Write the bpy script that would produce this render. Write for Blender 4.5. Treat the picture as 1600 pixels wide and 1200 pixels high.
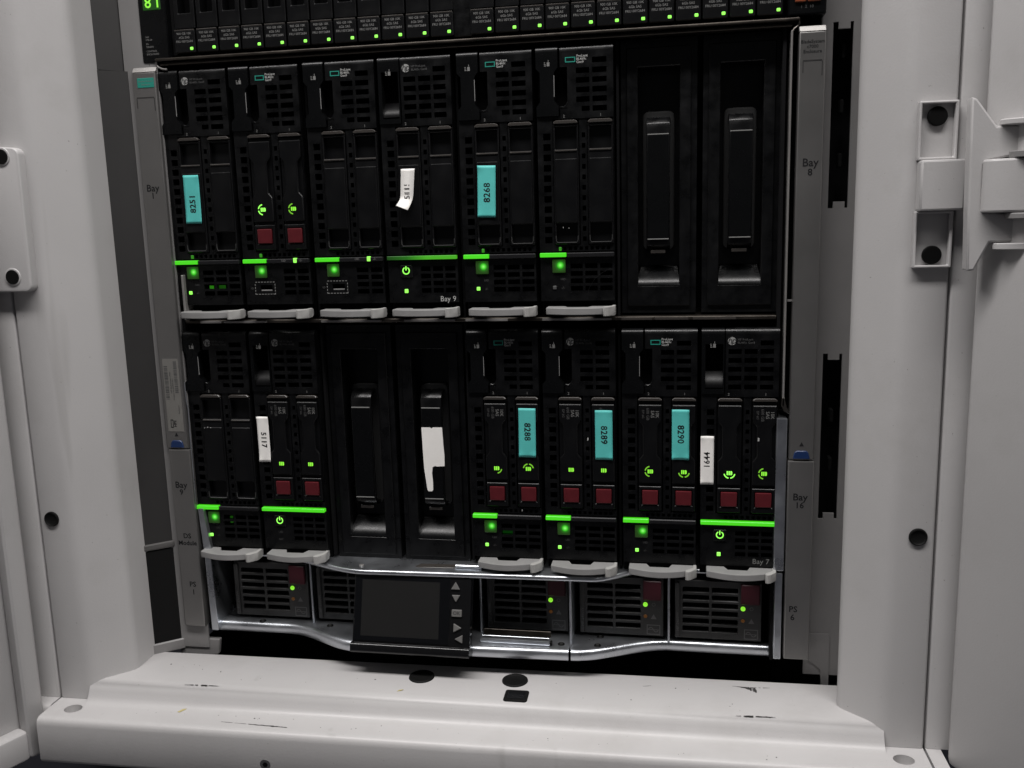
import bpy, bmesh, math, random
from mathutils import Matrix, Vector
random.seed(7)
R = math.radians
for o in list(bpy.data.objects): bpy.data.objects.remove(o)
sc = bpy.context.scene
col = sc.collection

# ------------------------------------------------------------------ camera
def rot3(y, p, r):
    return Matrix.Rotation(y, 3, 'Z') @ Matrix.Rotation(p, 3, 'X') @ Matrix.Rotation(r, 3, 'Y')
cam = bpy.data.cameras.new('camera'); cam_o = bpy.data.objects.new('camera', cam); col.objects.link(cam_o)
M = rot3(0.18330, -0.17453, 0.02771)
rt, fw, up = M @ Vector((1, 0, 0)), M @ Vector((0, 1, 0)), M @ Vector((0, 0, 1))
mw = Matrix((rt, up, -fw)).transposed().to_4x4(); mw.translation = (0.1548, -0.6466, 0.3204)
cam_o.matrix_world = mw
cam.sensor_width = 36; cam.lens = 1442.62 / 1600 * 36; cam.clip_start = 0.01; cam.clip_end = 100
sc.camera = cam_o

# ------------------------------------------------------------------ world and lamps
w = bpy.data.worlds.new('World'); sc.world = w; w.use_nodes = True
bg = w.node_tree.nodes['Background']; bg.inputs[0].default_value = (0.95, 0.97, 1.0, 1); bg.inputs[1].default_value = 0.045
def area(name, loc, target, sx, sy, power, colr):
    l = bpy.data.lights.new(name, 'AREA'); l.shape = 'RECTANGLE'; l.size = sx; l.size_y = sy
    l.energy = power; l.color = colr
    o = bpy.data.objects.new(name, l); col.objects.link(o); o.location = loc
    o.rotation_euler = (Vector(target) - Vector(loc)).to_track_quat('-Z', 'Y').to_euler()
    return o
area('ceiling_lamp', (0.15, -0.74, 2.0), (0.15, -0.60, 0.0), 3.4, 0.30, 96, (1.0, 0.972, 0.958))
vs = sc.view_settings; vs.view_transform = 'Standard'; vs.look = 'None'; vs.exposure = 0.0; vs.gamma = 1.0; vs.use_curve_mapping = False

# ------------------------------------------------------------------ materials
MATS = {}
def mat(name, base, rough=0.5, metal=0.0, spec=0.5, bump=0.0, bscale=400.0, var=0.0, vscale=30.0, rvar=0.0, coat=0.0, emit=None, estr=1.0, aniso=0.0):
    m = bpy.data.materials.new(name); m.use_nodes = True; nt = m.node_tree
    b = nt.nodes['Principled BSDF']
    b.inputs['Base Color'].default_value = (*base, 1); b.inputs['Roughness'].default_value = rough
    b.inputs['Metallic'].default_value = metal; b.inputs['Specular IOR Level'].default_value = spec
    b.inputs['Coat Weight'].default_value = coat
    if aniso: b.inputs['Anisotropic'].default_value = aniso
    tc = nt.nodes.new('ShaderNodeTexCoord')
    if bump:
        n = nt.nodes.new('ShaderNodeTexNoise'); n.inputs['Scale'].default_value = bscale; n.inputs['Detail'].default_value = 3
        bp = nt.nodes.new('ShaderNodeBump'); bp.inputs['Strength'].default_value = bump; bp.inputs['Distance'].default_value = 0.0004
        nt.links.new(tc.outputs['Object'], n.inputs['Vector']); nt.links.new(n.outputs['Fac'], bp.inputs['Height'])
        nt.links.new(bp.outputs['Normal'], b.inputs['Normal'])
    if var or rvar:
        n = nt.nodes.new('ShaderNodeTexNoise'); n.inputs['Scale'].default_value = vscale; n.inputs['Detail'].default_value = 6; n.inputs['Roughness'].default_value = 0.6
        nt.links.new(tc.outputs['Object'], n.inputs['Vector'])
        if var:
            mp = nt.nodes.new('ShaderNodeMapRange'); mp.inputs[1].default_value = 0.3; mp.inputs[2].default_value = 0.7
            mp.inputs[3].default_value = 1 - var; mp.inputs[4].default_value = 1 + var
            mx = nt.nodes.new('ShaderNodeMix'); mx.data_type = 'RGBA'; mx.blend_type = 'MULTIPLY'; mx.inputs[0].default_value = 1
            mx.inputs[6].default_value = (*base, 1)
            nt.links.new(n.outputs['Fac'], mp.inputs[0]); nt.links.new(mp.outputs[0], mx.inputs[7]); nt.links.new(mx.outputs[2], b.inputs['Base Color'])
        if rvar:
            mp = nt.nodes.new('ShaderNodeMapRange'); mp.inputs[1].default_value = 0.3; mp.inputs[2].default_value = 0.7
            mp.inputs[3].default_value = max(0.03, rough - rvar); mp.inputs[4].default_value = rough + rvar
            nt.links.new(n.outputs['Fac'], mp.inputs[0]); nt.links.new(mp.outputs[0], b.inputs['Roughness'])
    if emit:
        b.inputs['Emission Color'].default_value = (*emit, 1); b.inputs['Emission Strength'].default_value = estr
    MATS[name] = m
    return m
def paint(name, base):
    m = mat(name, base, 0.40, bump=0.16, bscale=750, var=0.045, vscale=7, rvar=0.08); nt = m.node_tree; b = nt.nodes['Principled BSDF']
    src = b.inputs['Base Color'].links[0].from_socket
    tc = nt.nodes.new('ShaderNodeTexCoord')
    def layer(scale, lo, hi, colr, amount, src, stretch=(1, 1, 1), detail=5):
        mp = nt.nodes.new('ShaderNodeMapping'); mp.inputs['Scale'].default_value = stretch
        n = nt.nodes.new('ShaderNodeTexNoise'); n.inputs['Scale'].default_value = scale; n.inputs['Detail'].default_value = detail; n.inputs['Roughness'].default_value = 0.65
        r = nt.nodes.new('ShaderNodeMapRange'); r.inputs[1].default_value = lo; r.inputs[2].default_value = hi; r.inputs[4].default_value = amount
        mx = nt.nodes.new('ShaderNodeMix'); mx.data_type = 'RGBA'; mx.inputs[7].default_value = (*colr, 1)
        nt.links.new(tc.outputs['Object'], mp.inputs[0]); nt.links.new(mp.outputs[0], n.inputs['Vector']); nt.links.new(n.outputs['Fac'], r.inputs[0])
        nt.links.new(r.outputs[0], mx.inputs[0]); nt.links.new(src, mx.inputs[6]); return mx.outputs[2]
    c = layer(13, 0.54, 0.72, (0.30, 0.285, 0.27), 0.22, src)                       # hand grime
    c = layer(420, 0.735, 0.77, (0.12, 0.11, 0.10), 0.55, c, detail=2)              # fine specks
    c = layer(30, 0.66, 0.72, (0.25, 0.24, 0.23), 0.30, c, (1, 1, 0.08), 3)         # faint rubbed streaks
    nt.links.new(c, b.inputs['Base Color'])
paint('rack_paint', (0.44, 0.430, 0.428))
mat('rack_grey', (0.185, 0.18, 0.178), 0.5, var=0.06, vscale=20, rvar=0.05)
mat('lip_grey', (0.075, 0.072, 0.07), 0.5)
mat('dark_grey', (0.021, 0.020, 0.0197), 0.55, var=0.15, vscale=15)
mat('foam_black', (0.008, 0.008, 0.008), 0.9, spec=0.1, bump=0.4, bscale=500)
mat('interior_black', (0.006, 0.006, 0.0065), 0.8, spec=0.1)
mat('black_plastic', (0.0030, 0.0031, 0.0034), 0.32, spec=0.30, bump=0.2, bscale=1500, var=0.45, vscale=90, rvar=0.10)
mat('black_gloss', (0.0028, 0.003, 0.0033), 0.27, spec=0.22, bump=0.05, bscale=900, rvar=0.07, vscale=40)
mat('drive_black', (0.0034, 0.0035, 0.0039), 0.34, spec=0.26, bump=0.10, bscale=1400, rvar=0.08, vscale=60)
mat('ramp_dark', (0.0025, 0.0025, 0.0028), 0.38, spec=0.13, rvar=0.08, vscale=60)
mat('vent_dark', (0.0022, 0.0022, 0.0026), 0.8, spec=0.08)
mat('bar_dark', (0.010, 0.010, 0.011), 0.4, spec=0.2)
mat('psu_plastic', (0.021, 0.021, 0.021), 0.5, bump=0.15, bscale=1300, var=0.12, vscale=60)
mat('trim_paint', (0.20, 0.195, 0.19), 0.33, metal=0.7, bump=0.08, bscale=1800, var=0.04, vscale=25, rvar=0.05)
mat('silver_trim', (0.30, 0.29, 0.28), 0.36, metal=0.55, bump=0.08, bscale=1800, var=0.04, vscale=25, rvar=0.06)
mat('zinc', (0.50, 0.52, 0.55), 0.33, metal=0.95, bump=0.12, bscale=260, var=0.12, vscale=45, rvar=0.10)
mat('zinc_dark', (0.11, 0.10, 0.09), 0.36, metal=0.9, bump=0.1, bscale=300, var=0.2, vscale=60, rvar=0.1)
mat('lever_grey', (0.225, 0.222, 0.22), 0.45, bump=0.12, bscale=900, var=0.06, vscale=70, rvar=0.08)
mat('hook_grey', (0.33, 0.325, 0.315), 0.45, bump=0.12, bscale=900, var=0.05, vscale=80)
mat('latch_brown', (0.036, 0.032, 0.029), 0.3, spec=0.5)
mat('pad_grey', (0.035, 0.035, 0.035), 0.35, spec=0.4)
mat('maroon', (0.082, 0.0095, 0.013), 0.35, spec=0.4, var=0.1, vscale=200)
mat('maroon_dark', (0.045, 0.007, 0.012), 0.4, spec=0.35)
mat('teal_paper', (0.080, 0.47, 0.435), 0.6, bump=0.05, bscale=500, var=0.03, vscale=80)
mat('white_paper', (0.82, 0.80, 0.77), 0.65, bump=0.06, bscale=500, var=0.03, vscale=80)
mat('ear_label', (0.15, 0.145, 0.135), 0.5, var=0.04, vscale=100)
mat('ink', (0.012, 0.012, 0.013), 0.6, spec=0.2)
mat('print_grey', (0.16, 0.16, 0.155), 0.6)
mat('print_dim', (0.06, 0.06, 0.06), 0.6)
mat('print_white', (0.36, 0.36, 0.35), 0.6)
mat('logo_silver', (0.34, 0.34, 0.33), 0.4, metal=0.3)
mat('logo_green', (0.01, 0.21, 0.16), 0.5)
mat('blue_tab', (0.006, 0.022, 0.085), 0.4)
mat('rubber', (0.005, 0.005, 0.005), 0.6, spec=0.15, bump=0.2, bscale=700)
mat('screw_black', (0.003, 0.003, 0.003), 0.5, spec=0.15)
mat('screw_steel', (0.35, 0.35, 0.34), 0.3, metal=0.95)
mat('screen_glass', (0.003, 0.0032, 0.004), 0.05, spec=0.5)
mat('lcd_off', (0.013, 0.0127, 0.0125), 0.06, spec=0.7, rvar=0.03, vscale=30, var=0.06)
mat('rim_brown', (0.055, 0.048, 0.041), 0.36, metal=0.8, bump=0.1, bscale=300, var=0.25, vscale=60, rvar=0.1)
mat('print_psu', (0.11, 0.11, 0.11), 0.6)
mat('bezel_black', (0.005, 0.005, 0.0055), 0.18, spec=0.45, rvar=0.05, vscale=40)
mat('key_grey', (0.12, 0.117, 0.113), 0.4)
mat('orange', (0.22, 0.045, 0.008), 0.45)
mat('flake', (0.42, 0.36, 0.16), 0.7)
mat('grime', (0.03, 0.028, 0.027), 0.7)
mat('hole_white', (0.5, 0.5, 0.5), 0.5)
mat('floor_dark', (0.012, 0.012, 0.018), 0.5, var=0.2, vscale=8)
mat('amber_off', (0.12, 0.045, 0.004), 0.4, emit=(0.3, 0.10, 0.005), estr=0.12)
mat('led_bar', (0.02, 0.2, 0.01), 0.4, emit=(0.058, 0.58, 0.010), estr=1.0)
mat('led_hot', (0.1, 0.4, 0.05), 0.4, emit=(0.30, 1.0, 0.10), estr=1.15)
mat('led_lime', (0.1, 0.4, 0.05), 0.4, emit=(0.24, 0.72, 0.03), estr=1.0)
mat('led_arc', (0.05, 0.2, 0.02), 0.4, emit=(0.17, 0.45, 0.02), estr=0.9)
mat('led_dim', (0.02, 0.1, 0.01), 0.4, emit=(0.02, 0.20, 0.004), estr=0.8)
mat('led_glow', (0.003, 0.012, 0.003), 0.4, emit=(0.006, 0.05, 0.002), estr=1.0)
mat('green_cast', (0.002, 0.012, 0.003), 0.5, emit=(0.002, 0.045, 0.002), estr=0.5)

def radial_button():
    m = mat('lit_button', (0.012, 0.03, 0.008), 0.3, spec=0.4); nt = m.node_tree; b = nt.nodes['Principled BSDF']
    tc = nt.nodes.new('ShaderNodeTexCoord'); mp = nt.nodes.new('ShaderNodeMapping'); mp.inputs['Location'].default_value = (-0.16, 0.08, -0.10)
    mp.inputs['Scale'].default_value = (150, 150, 150)
    g = nt.nodes.new('ShaderNodeTexGradient'); g.gradient_type = 'SPHERICAL'
    r = nt.nodes.new('ShaderNodeValToRGB'); e = r.color_ramp.elements
    e[0].position = 0.0; e[0].color = (0.008, 0.022, 0.003, 1); e[1].position = 1.0; e[1].color = (0.32, 1.0, 0.20, 1)
    k = e.new(0.38); k.color = (0.010, 0.042, 0.004, 1); k = e.new(0.60); k.color = (0.012, 0.14, 0.006, 1); k = e.new(0.76); k.color = (0.05, 0.62, 0.02, 1)
    nt.links.new(tc.outputs['Object'], mp.inputs[0]); nt.links.new(mp.outputs[0], g.inputs[0]); nt.links.new(g.outputs['Fac'], r.inputs[0])
    nt.links.new(r.outputs[0], b.inputs['Emission Color']); b.inputs['Emission Strength'].default_value = 1.0
radial_button()
def fading_bar():
    m = mat('fading_bar', (0.01, 0.06, 0.006), 0.4); nt = m.node_tree; b = nt.nodes['Principled BSDF']
    tc = nt.nodes.new('ShaderNodeTexCoord'); sp = nt.nodes.new('ShaderNodeSeparateXYZ')
    r = nt.nodes.new('ShaderNodeMapRange'); r.inputs[1].default_value = -0.026; r.inputs[2].default_value = 0.004
    c = nt.nodes.new('ShaderNodeValToRGB'); e = c.color_ramp.elements
    e[0].color = (0.003, 0.012, 0.002, 1); e[1].color = (0.055, 0.36, 0.012, 1); k = e.new(0.5); k.color = (0.01, 0.10, 0.004, 1)
    nt.links.new(tc.outputs['Object'], sp.inputs[0]); nt.links.new(sp.outputs[0], r.inputs[0]); nt.links.new(r.outputs[0], c.inputs[0])
    nt.links.new(c.outputs[0], b.inputs['Emission Color']); b.inputs['Emission Strength'].default_value = 1.0
fading_bar()

# ------------------------------------------------------------------ mesh helpers (millimetres)
S = 0.001
class MB:
    def __init__(s, ox=0, oz=0, oy=0): s.v = []; s.f = []; s.o = (ox, oy, oz)
    def _a(s, pts):
        i = len(s.v); s.v += [((p[0] + s.o[0]) * S, (p[1] + s.o[1]) * S, (p[2] + s.o[2]) * S) for p in pts]; return i
    def box(s, x0, x1, y0, y1, z0, z1):
        i = s._a([(x0, y0, z0), (x1, y0, z0), (x1, y1, z0), (x0, y1, z0), (x0, y0, z1), (x1, y0, z1), (x1, y1, z1), (x0, y1, z1)])
        s.f += [tuple(i + k for k in q) for q in ((0, 3, 2, 1), (4, 5, 6, 7), (0, 1, 5, 4), (1, 2, 6, 5), (2, 3, 7, 6), (3, 0, 4, 7))]
        return s
    def prism(s, pts, a, b, axis='y'):
        """outline pts in XZ pushed along y (or XY along z, or YZ along x) from a to b"""
        n = len(pts)
        def P(p, t): return (p[0], t, p[1]) if axis == 'y' else (p[0], p[1], t) if axis == 'z' else (t, p[0], p[1])
        i = s._a([P(p, a) for p in pts] + [P(p, b) for p in pts])
        s.f.append(tuple(range(i, i + n))); s.f.append(tuple(range(i + 2 * n - 1, i + n - 1, -1)))
        for k in range(n): l = (k + 1) % n; s.f.append((i + k, i + n + k, i + n + l, i + l))
        return s
    def quad(s, *pts):
        i = s._a(pts); s.f.append(tuple(range(i, i + len(pts)))); return s
    def disc(s, cx, cz, r, y0, y1, n=20):
        return s.prism([(cx + r * math.cos(2 * math.pi * k / n), cz + r * math.sin(2 * math.pi * k / n)) for k in range(n)], y0, y1)
    def arc(s, cx, cz, r0, r1, a0, a1, y0, y1, n=8):
        A = [R(a0 + (a1 - a0) * k / n) for k in range(n + 1)]
        o = [(cx + r1 * math.cos(a), cz + r1 * math.sin(a)) for a in A] + [(cx + r0 * math.cos(a), cz + r0 * math.sin(a)) for a in reversed(A)]
        for k in range(n):
            q = [o[k], o[k + 1], o[2 * n - k], o[2 * n + 1 - k]]; s.prism(q, y0, y1)
        return s
    def plate(s, x0, x1, z0, z1, y0, y1, holes=()):
        xs = sorted(set([x0, x1] + [min(max(h[k], x0), x1) for h in holes for k in (0, 1)]))
        zs = sorted(set([z0, z1] + [min(max(h[k], z0), z1) for h in holes for k in (2, 3)]))
        nx, nz = len(xs) - 1, len(zs) - 1
        def solid(i, j):
            if i < 0 or j < 0 or i >= nx or j >= nz: return False
            cx, cz = (xs[i] + xs[i + 1]) / 2, (zs[j] + zs[j + 1]) / 2
            return not any(h[0] < cx < h[1] and h[2] < cz < h[3] for h in holes)
        for i in range(nx):
            for j in range(nz):
                if not solid(i, j): continue
                a, b, c, d = xs[i], xs[i + 1], zs[j], zs[j + 1]
                s.quad((a, y0, c), (b, y0, c), (b, y0, d), (a, y0, d))
                s.quad((a, y1, d), (b, y1, d), (b, y1, c), (a, y1, c))
                if not solid(i - 1, j): s.quad((a, y1, c), (a, y0, c), (a, y0, d), (a, y1, d))
                if not solid(i + 1, j): s.quad((b, y0, c), (b, y1, c), (b, y1, d), (b, y0, d))
                if not solid(i, j - 1): s.quad((a, y1, c), (b, y1, c), (b, y0, c), (a, y0, c))
                if not solid(i, j + 1): s.quad((a, y0, d), (b, y0, d), (b, y1, d), (a, y1, d))
        return s
    def sweepx(s, xs, prof):
        """prof(x) -> list of (y,z); closes ends"""
        rows = [[(x, y, z) for y, z in prof(x)] for x in xs]; n = len(rows[0])
        i = s._a([p for r in rows for p in r])
        for a in range(len(xs) - 1):
            for k in range(n - 1):
                s.f.append((i + a * n + k, i + a * n + k + 1, i + (a + 1) * n + k + 1, i + (a + 1) * n + k))
            s.f.append((i + a * n + n - 1, i + a * n, i + (a + 1) * n, i + (a + 1) * n + n - 1))
        s.f.append(tuple(i + k for k in range(n - 1, -1, -1))); s.f.append(tuple(i + (len(xs) - 1) * n + k for k in range(n)))
        return s
    def lathe(s, prof, n=36, axis='z'):
        i = s._a([((r * math.cos(2 * math.pi * k / n), r * math.sin(2 * math.pi * k / n), z) if axis == 'z' else (r * math.cos(2 * math.pi * k / n), -z, r * math.sin(2 * math.pi * k / n))) for r, z in prof for k in range(n)])
        for a in range(len(prof) - 1):
            for k in range(n):
                l = (k + 1) % n; s.f.append((i + a * n + k, i + a * n + l, i + (a + 1) * n + l, i + (a + 1) * n + k))
        s.f.append(tuple(i + k for k in range(n))); return s
    def tube(s, pts, r, n=8):
        P = [Vector(p) for p in pts]; rows = []
        for k, p in enumerate(P):
            t = (P[min(k + 1, len(P) - 1)] - P[max(k - 1, 0)]).normalized()
            a = t.cross(Vector((0.3, 1, 0.2))).normalized(); b = t.cross(a)
            rows.append([p + r * (math.cos(2 * math.pi * q / n) * a + math.sin(2 * math.pi * q / n) * b) for q in range(n)])
        i = s._a([p for rr in rows for p in rr])
        for k in range(len(P) - 1):
            for q in range(n):
                l = (q + 1) % n; s.f.append((i + k * n + q, i + k * n + l, i + (k + 1) * n + l, i + (k + 1) * n + q))
        s.f.append(tuple(i + q for q in range(n - 1, -1, -1))); s.f.append(tuple(i + (len(P) - 1) * n + q for q in range(n)))
        return s
    def mesh(s, m, bevel=0.0, seg=1, angle=22, weld=True):
        me = bpy.data.meshes.new('m'); me.from_pydata(s.v, [], s.f)
        bm = bmesh.new(); bm.from_mesh(me)
        if weld: bmesh.ops.remove_doubles(bm, verts=bm.verts, dist=1e-6)
        bmesh.ops.recalc_face_normals(bm, faces=bm.faces)
        if bevel:
            ed = [e for e in bm.edges if len(e.link_faces) == 2 and e.calc_face_angle(0) > R(30)]
            bmesh.ops.bevel(bm, geom=ed, offset=bevel * S, segments=seg, profile=0.5, affect='EDGES', clamp_overlap=True)
        bm.to_mesh(me); bm.free()
        me.shade_smooth(); me.set_sharp_from_angle(angle=R(angle))
        me.materials.append(MATS[m]); return me

CACHE = {}
def shared(key, fn):
    if key not in CACHE: CACHE[key] = fn()
    return CACHE[key]
def obj(name, me, parent=None, loc=(0, 0, 0), rot=(0, 0, 0)):
    o = bpy.data.objects.new(name, me); col.objects.link(o); o.parent = parent
    o.location = [c * S for c in loc]; o.rotation_euler = rot; return o
def thing(name, label, cat, loc, group=None, rz=0):
    o = bpy.data.objects.new(name, None); col.objects.link(o); o.location = loc; o.rotation_euler = (0, 0, rz); o.empty_display_size = 0.02
    o['label'] = label; o['category'] = cat
    if group: o['group'] = group
    return o
def text_mesh(s, size, m, align='CENTER', spin=0, shear=0.0, space=1.0, bold=0.0):
    """flat print in the XZ plane, facing -Y, size in mm of the letter height box"""
    def make():
        c = bpy.data.curves.new('t', 'FONT'); c.body = s; c.size = size * S; c.align_x = align; c.align_y = 'CENTER'
        c.resolution_u = 2; c.shear = shear; c.space_character = space; c.offset = bold * S
        o = bpy.data.objects.new('t', c); col.objects.link(o)
        bpy.context.view_layer.update()
        me = bpy.data.meshes.new_from_object(o.evaluated_get(bpy.context.evaluated_depsgraph_get()))
        bpy.data.objects.remove(o); bpy.data.curves.remove(c)
        me.transform(Matrix.Rotation(R(90), 4, 'X') @ Matrix.Rotation(R(spin), 4, 'Z'))
        me.materials.clear(); me.materials.append(MATS[m]); return me
    return shared(('txt', s, size, m, align, spin, shear, space, bold), make)
def smooth(t): t = min(1, max(0, t)); return t * t * (3 - 2 * t)

# ================================================================== floor
fl = MB().box(-2500, 2500, -3000, 1500, -125, -105)
f = obj('floor', fl.mesh('floor_dark')); f['kind'] = 'structure'

# ================================================================== rack
RZ = 65
rack = thing('server_rack', 'light grey painted server rack with open doors and a wide sill', 'server rack', (0, 0, -RZ * S), rz=0.022)
def RB(): return MB(oz=RZ)
def arcpts(cx, cy, r, a0, a1, n=5): return [(cx + r * math.cos(R(a0 + (a1 - a0) * k / n)), cy + r * math.sin(R(a0 + (a1 - a0) * k / n))) for k in range(n + 1)]
def post_profile(sgn):
    p = [(261, -6), (261, -31)] if sgn < 0 else [(276, 8), (266, -22), (262, -29)]
    p += [(261.4, -34), (262.6, -36.6), (264.5, -39)]                # soft fold into the chamfer
    p += [(281, -54.2), (283.4, -56.2), (286.2, -57.6), (289.2, -58.2), (292, -58.4)]
    p += [(310.5, -58.4), (311.6, -57.9), (312, -56.8), (312, 8)]
    return p
for sgn in (-1, 1):
    pts = [(sgn * x, y) for x, y in post_profile(sgn)]
    po = obj('corner_post', RB().prism(pts, -29.3, 780, 'z').mesh('rack_paint', angle=50), rack)
    # black plug in the round hole of the front face
    zc = 113.5 if sgn < 0 else 116.5
    pl = MB().lathe([(0.3, 0.5), (4.0, 0.55), (4.5, 0.9), (5.0, 1.3), (5.5, 1.1), (5.7, 0.4), (5.7, -2)], 28, 'y')
    obj('hole_plug', pl.mesh('rubber', angle=50), po, (sgn * 302, -58.6, zc + RZ))
# side strips outside the posts, with their own foot
for sgn in (-1, 1):
    pts = [(313.6, 14), (313.6, -57), (314.6, -58), (330, -58), (333, -57), (336, -54), (338, -50), (338, 14)]
    obj('side_panel', RB().prism([(sgn * x, y) for x, y in pts], -29.3, 780, 'z').mesh('rack_paint', angle=50), rack)
def ledge_prof(x, back=-4):
    p = [(back, -40), (back, -17), (back - 0.6, -15.6), (back - 2, -15)]
    if abs(x) < 287.5: p += [(-51.5, -15), (-54.0, -15.4), (-56.3, -16.7), (-58.2, -18.9), (-59.8, -21.8), (-61.4, -25.0), (-63.2, -27.4), (-65.6, -28.9), (-68.5, -29.5)]
    else: p += [(-50, -15), (-51, -15.1), (-52, -15.4), (-53, -17), (-54, -21), (-54.4, -25), (-54.8, -27), (-55, -29), (-57, -29.5)]
    p += [(-83.2, -29.5), (-85.4, -29.9), (-87.0, -31.0), (-88, -32.8), (-88.4, -35.2), (-88.6, -62), (-87.6, -64.4), (-85.6, -65), (-60, -65), (-60, -40)]
    return p
sill_me = RB().sweepx([-312, -287.9, -287, 287, 287.9, 312], ledge_prof).mesh('rack_paint', angle=50)
sill = obj('sill', sill_me, rack)
# the two round through holes of the ledge are cut out of the sill
cut = MB()
for hx in (-292.5, 296.5):
    cut.prism([(hx + 6.6 * math.cos(k * math.pi / 16), -72.5 + 5.8 * math.sin(k * math.pi / 16)) for k in range(32)], -29.5 + RZ - 9, RZ - 20, 'z')
cu = obj('cutter', cut.mesh('hole_white'), rack)
bpy.context.view_layer.update()
md = sill.modifiers.new('b', 'BOOLEAN'); md.object = cu; md.operation = 'DIFFERENCE'; md.solver = 'EXACT'
bpy.context.view_layer.update()
nm = bpy.data.meshes.new_from_object(sill.evaluated_get(bpy.context.evaluated_depsgraph_get()))
sill.modifiers.clear(); sill.data = nm; nm.materials.clear(); nm.materials.append(MATS['rack_paint']); nm.materials.append(MATS['rack_paint'])
nm.set_sharp_from_angle(angle=R(45)); bpy.data.objects.remove(cu)
for sgn in (-1, 1):
    xs = sorted((sgn * 313.6, sgn * (330 if sgn < 0 else 323)))
    fy = 17.5 if sgn < 0 else 0
    obj('side_foot', RB().sweepx(xs, lambda x: [(-50, -29.5), (fy - 84.6, -29.5), (fy - 86.2, -29.9), (fy - 87.4, -30.9), (fy - 88, -32.6), (fy - 88.3, -34.5), (fy - 88.6, -62), (fy - 87.6, -64.4), (fy - 85.6, -65), (-50, -65)]).mesh('rack_paint', angle=50), rack)
# sill furniture (rack is turned, so back-rotate the measured points)
def rk(x, y): c, s_ = math.cos(-0.022), math.sin(-0.022); return (x * c - y * s_, x * s_ + y * c)
def plug_round(x, y, r):
    m = shared(('plug', r), lambda: MB().lathe([(r * 0.05, 0.45), (r * 0.66, 0.5), (r * 0.74, 0.75), (r * 0.82, 1.25), (r * 0.92, 1.3), (r * 0.98, 1.0), (r, 0.4), (r, -1)]).mesh('rubber', angle=50))
    px, py = rk(x, y); return obj('hole_plug', m, sill, (px, py, RZ - 15))
p1 = plug_round(-35.5, -25.5, 9.6); p2 = plug_round(35.2, -22.5, 9.6)
obj('dimple', MB().prism([(1.4 * math.cos(k * math.pi / 8), 1.4 * math.sin(k * math.pi / 8)) for k in range(16)], 0.8, 1.2, 'z').mesh('screw_black', bevel=0.3), p2)
sq = MB().prism(arcpts(6.6, 5.6, 2, 0, 90) + arcpts(-6.6, 5.6, 2, 90, 180) + arcpts(-6.6, -5.6, 2, 180, 270) + arcpts(6.6, -5.6, 2, 270, 360), -1, 1.0, 'z')
px, py = rk(40.0, -44.6); q = obj('square_plug', sq.mesh('rubber', bevel=0.5, seg=2), sill, (px, py, RZ - 15))
obj('inset', MB().prism(arcpts(4.6, 3.6, 1.5, 0, 90) + arcpts(-4.6, 3.6, 1.5, 90, 180) + arcpts(-4.6, -3.6, 1.5, 180, 270) + arcpts(4.6, -3.6, 1.5, 270, 360), 0.9, 1.35, 'z').mesh('black_gloss', bevel=0.3, seg=2), q)
px, py = rk(-134.5, -90.0)
s1 = obj('screw', MB().disc(0, 0, 4.4, -0.6, 3, 20).mesh('screw_steel', bevel=0.5), sill, (-135.5, -88, RZ - 54))
obj('socket', MB().disc(0, 0, 2.0, -0.75, 0, 6).mesh('screw_black'), s1)
# dark scuffs and chips on the paint
def jag(pts, z, jit=0.35, n=6, name='scuff_mark', m='grime'):
    b = RB(); top = []; bot = []
    for k in range(len(pts) - 1):
        (x0, y0, w0), (x1, y1, w1) = pts[k], pts[k + 1]
        for q in range(n):
            t = q / n; x = x0 + (x1 - x0) * t; y = y0 + (y1 - y0) * t; ww = (w0 + (w1 - w0) * t) / 2
            top.append((x, y + ww * random.uniform(0.5, 1.3) + random.uniform(0, jit) * 0.3)); bot.append((x, y - ww * random.uniform(0.5, 1.3)))
    x, y, ww = pts[-1]; top.append((x, y + ww / 2)); bot.append((x, y - ww / 2))
    for k in range(len(top) - 1):
        if random.random() < 0.12: continue
        quadp = [rk(*p) for p in (bot[k], bot[k + 1], top[k + 1], top[k])]
        b.quad(*[(p[0], p[1], z) for p in quadp])
    return obj(name, b.mesh(m, weld=False), sill)
jag([(-210, -59.3, 0.4), (-203, -58.8, 0.7), (-196, -58.6, 1.6), (-190, -58.3, 0.8), (-183, -58.2, 0.2)], -14.95)
jag([(193, -50.8, 0.25), (203, -50.2, 1.3), (212, -49.8, 0.9), (219, -49.6, 0.35)], -14.95)
jag([(196, -10.6, 0.3), (201, -11.6, 1.6), (206, -13.2, 5.0), (208.6, -14.6, 7.5), (209.4, -16, 3)], -14.93, n=9)
jag([(190, -10, 0.2), (205, -11, 0.7), (214, -10.2, 0.7), (220, -9.6, 0.2)], -14.9)
jag([(232, -12, 0.4), (232.5, -22, 0.3), (234, -38, 0.35)], -14.95, m='print_grey')
jag([(128, -19, 0.2), (133, -17.5, 0.5), (135, -16.8, 0.2)], -14.95)
jag([(-170, -81.6, 0.5), (-156, -81.9, 0.3), (-142, -82.2, 1.0), (-130, -82.5, 1.5), (-119, -82.7, 0.6)], -29.42, n=8)
jag([(-286.5, -57.8, 1.2), (-280, -55.3, 1.0), (-274, -52, 0.3)], -14.93)
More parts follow.
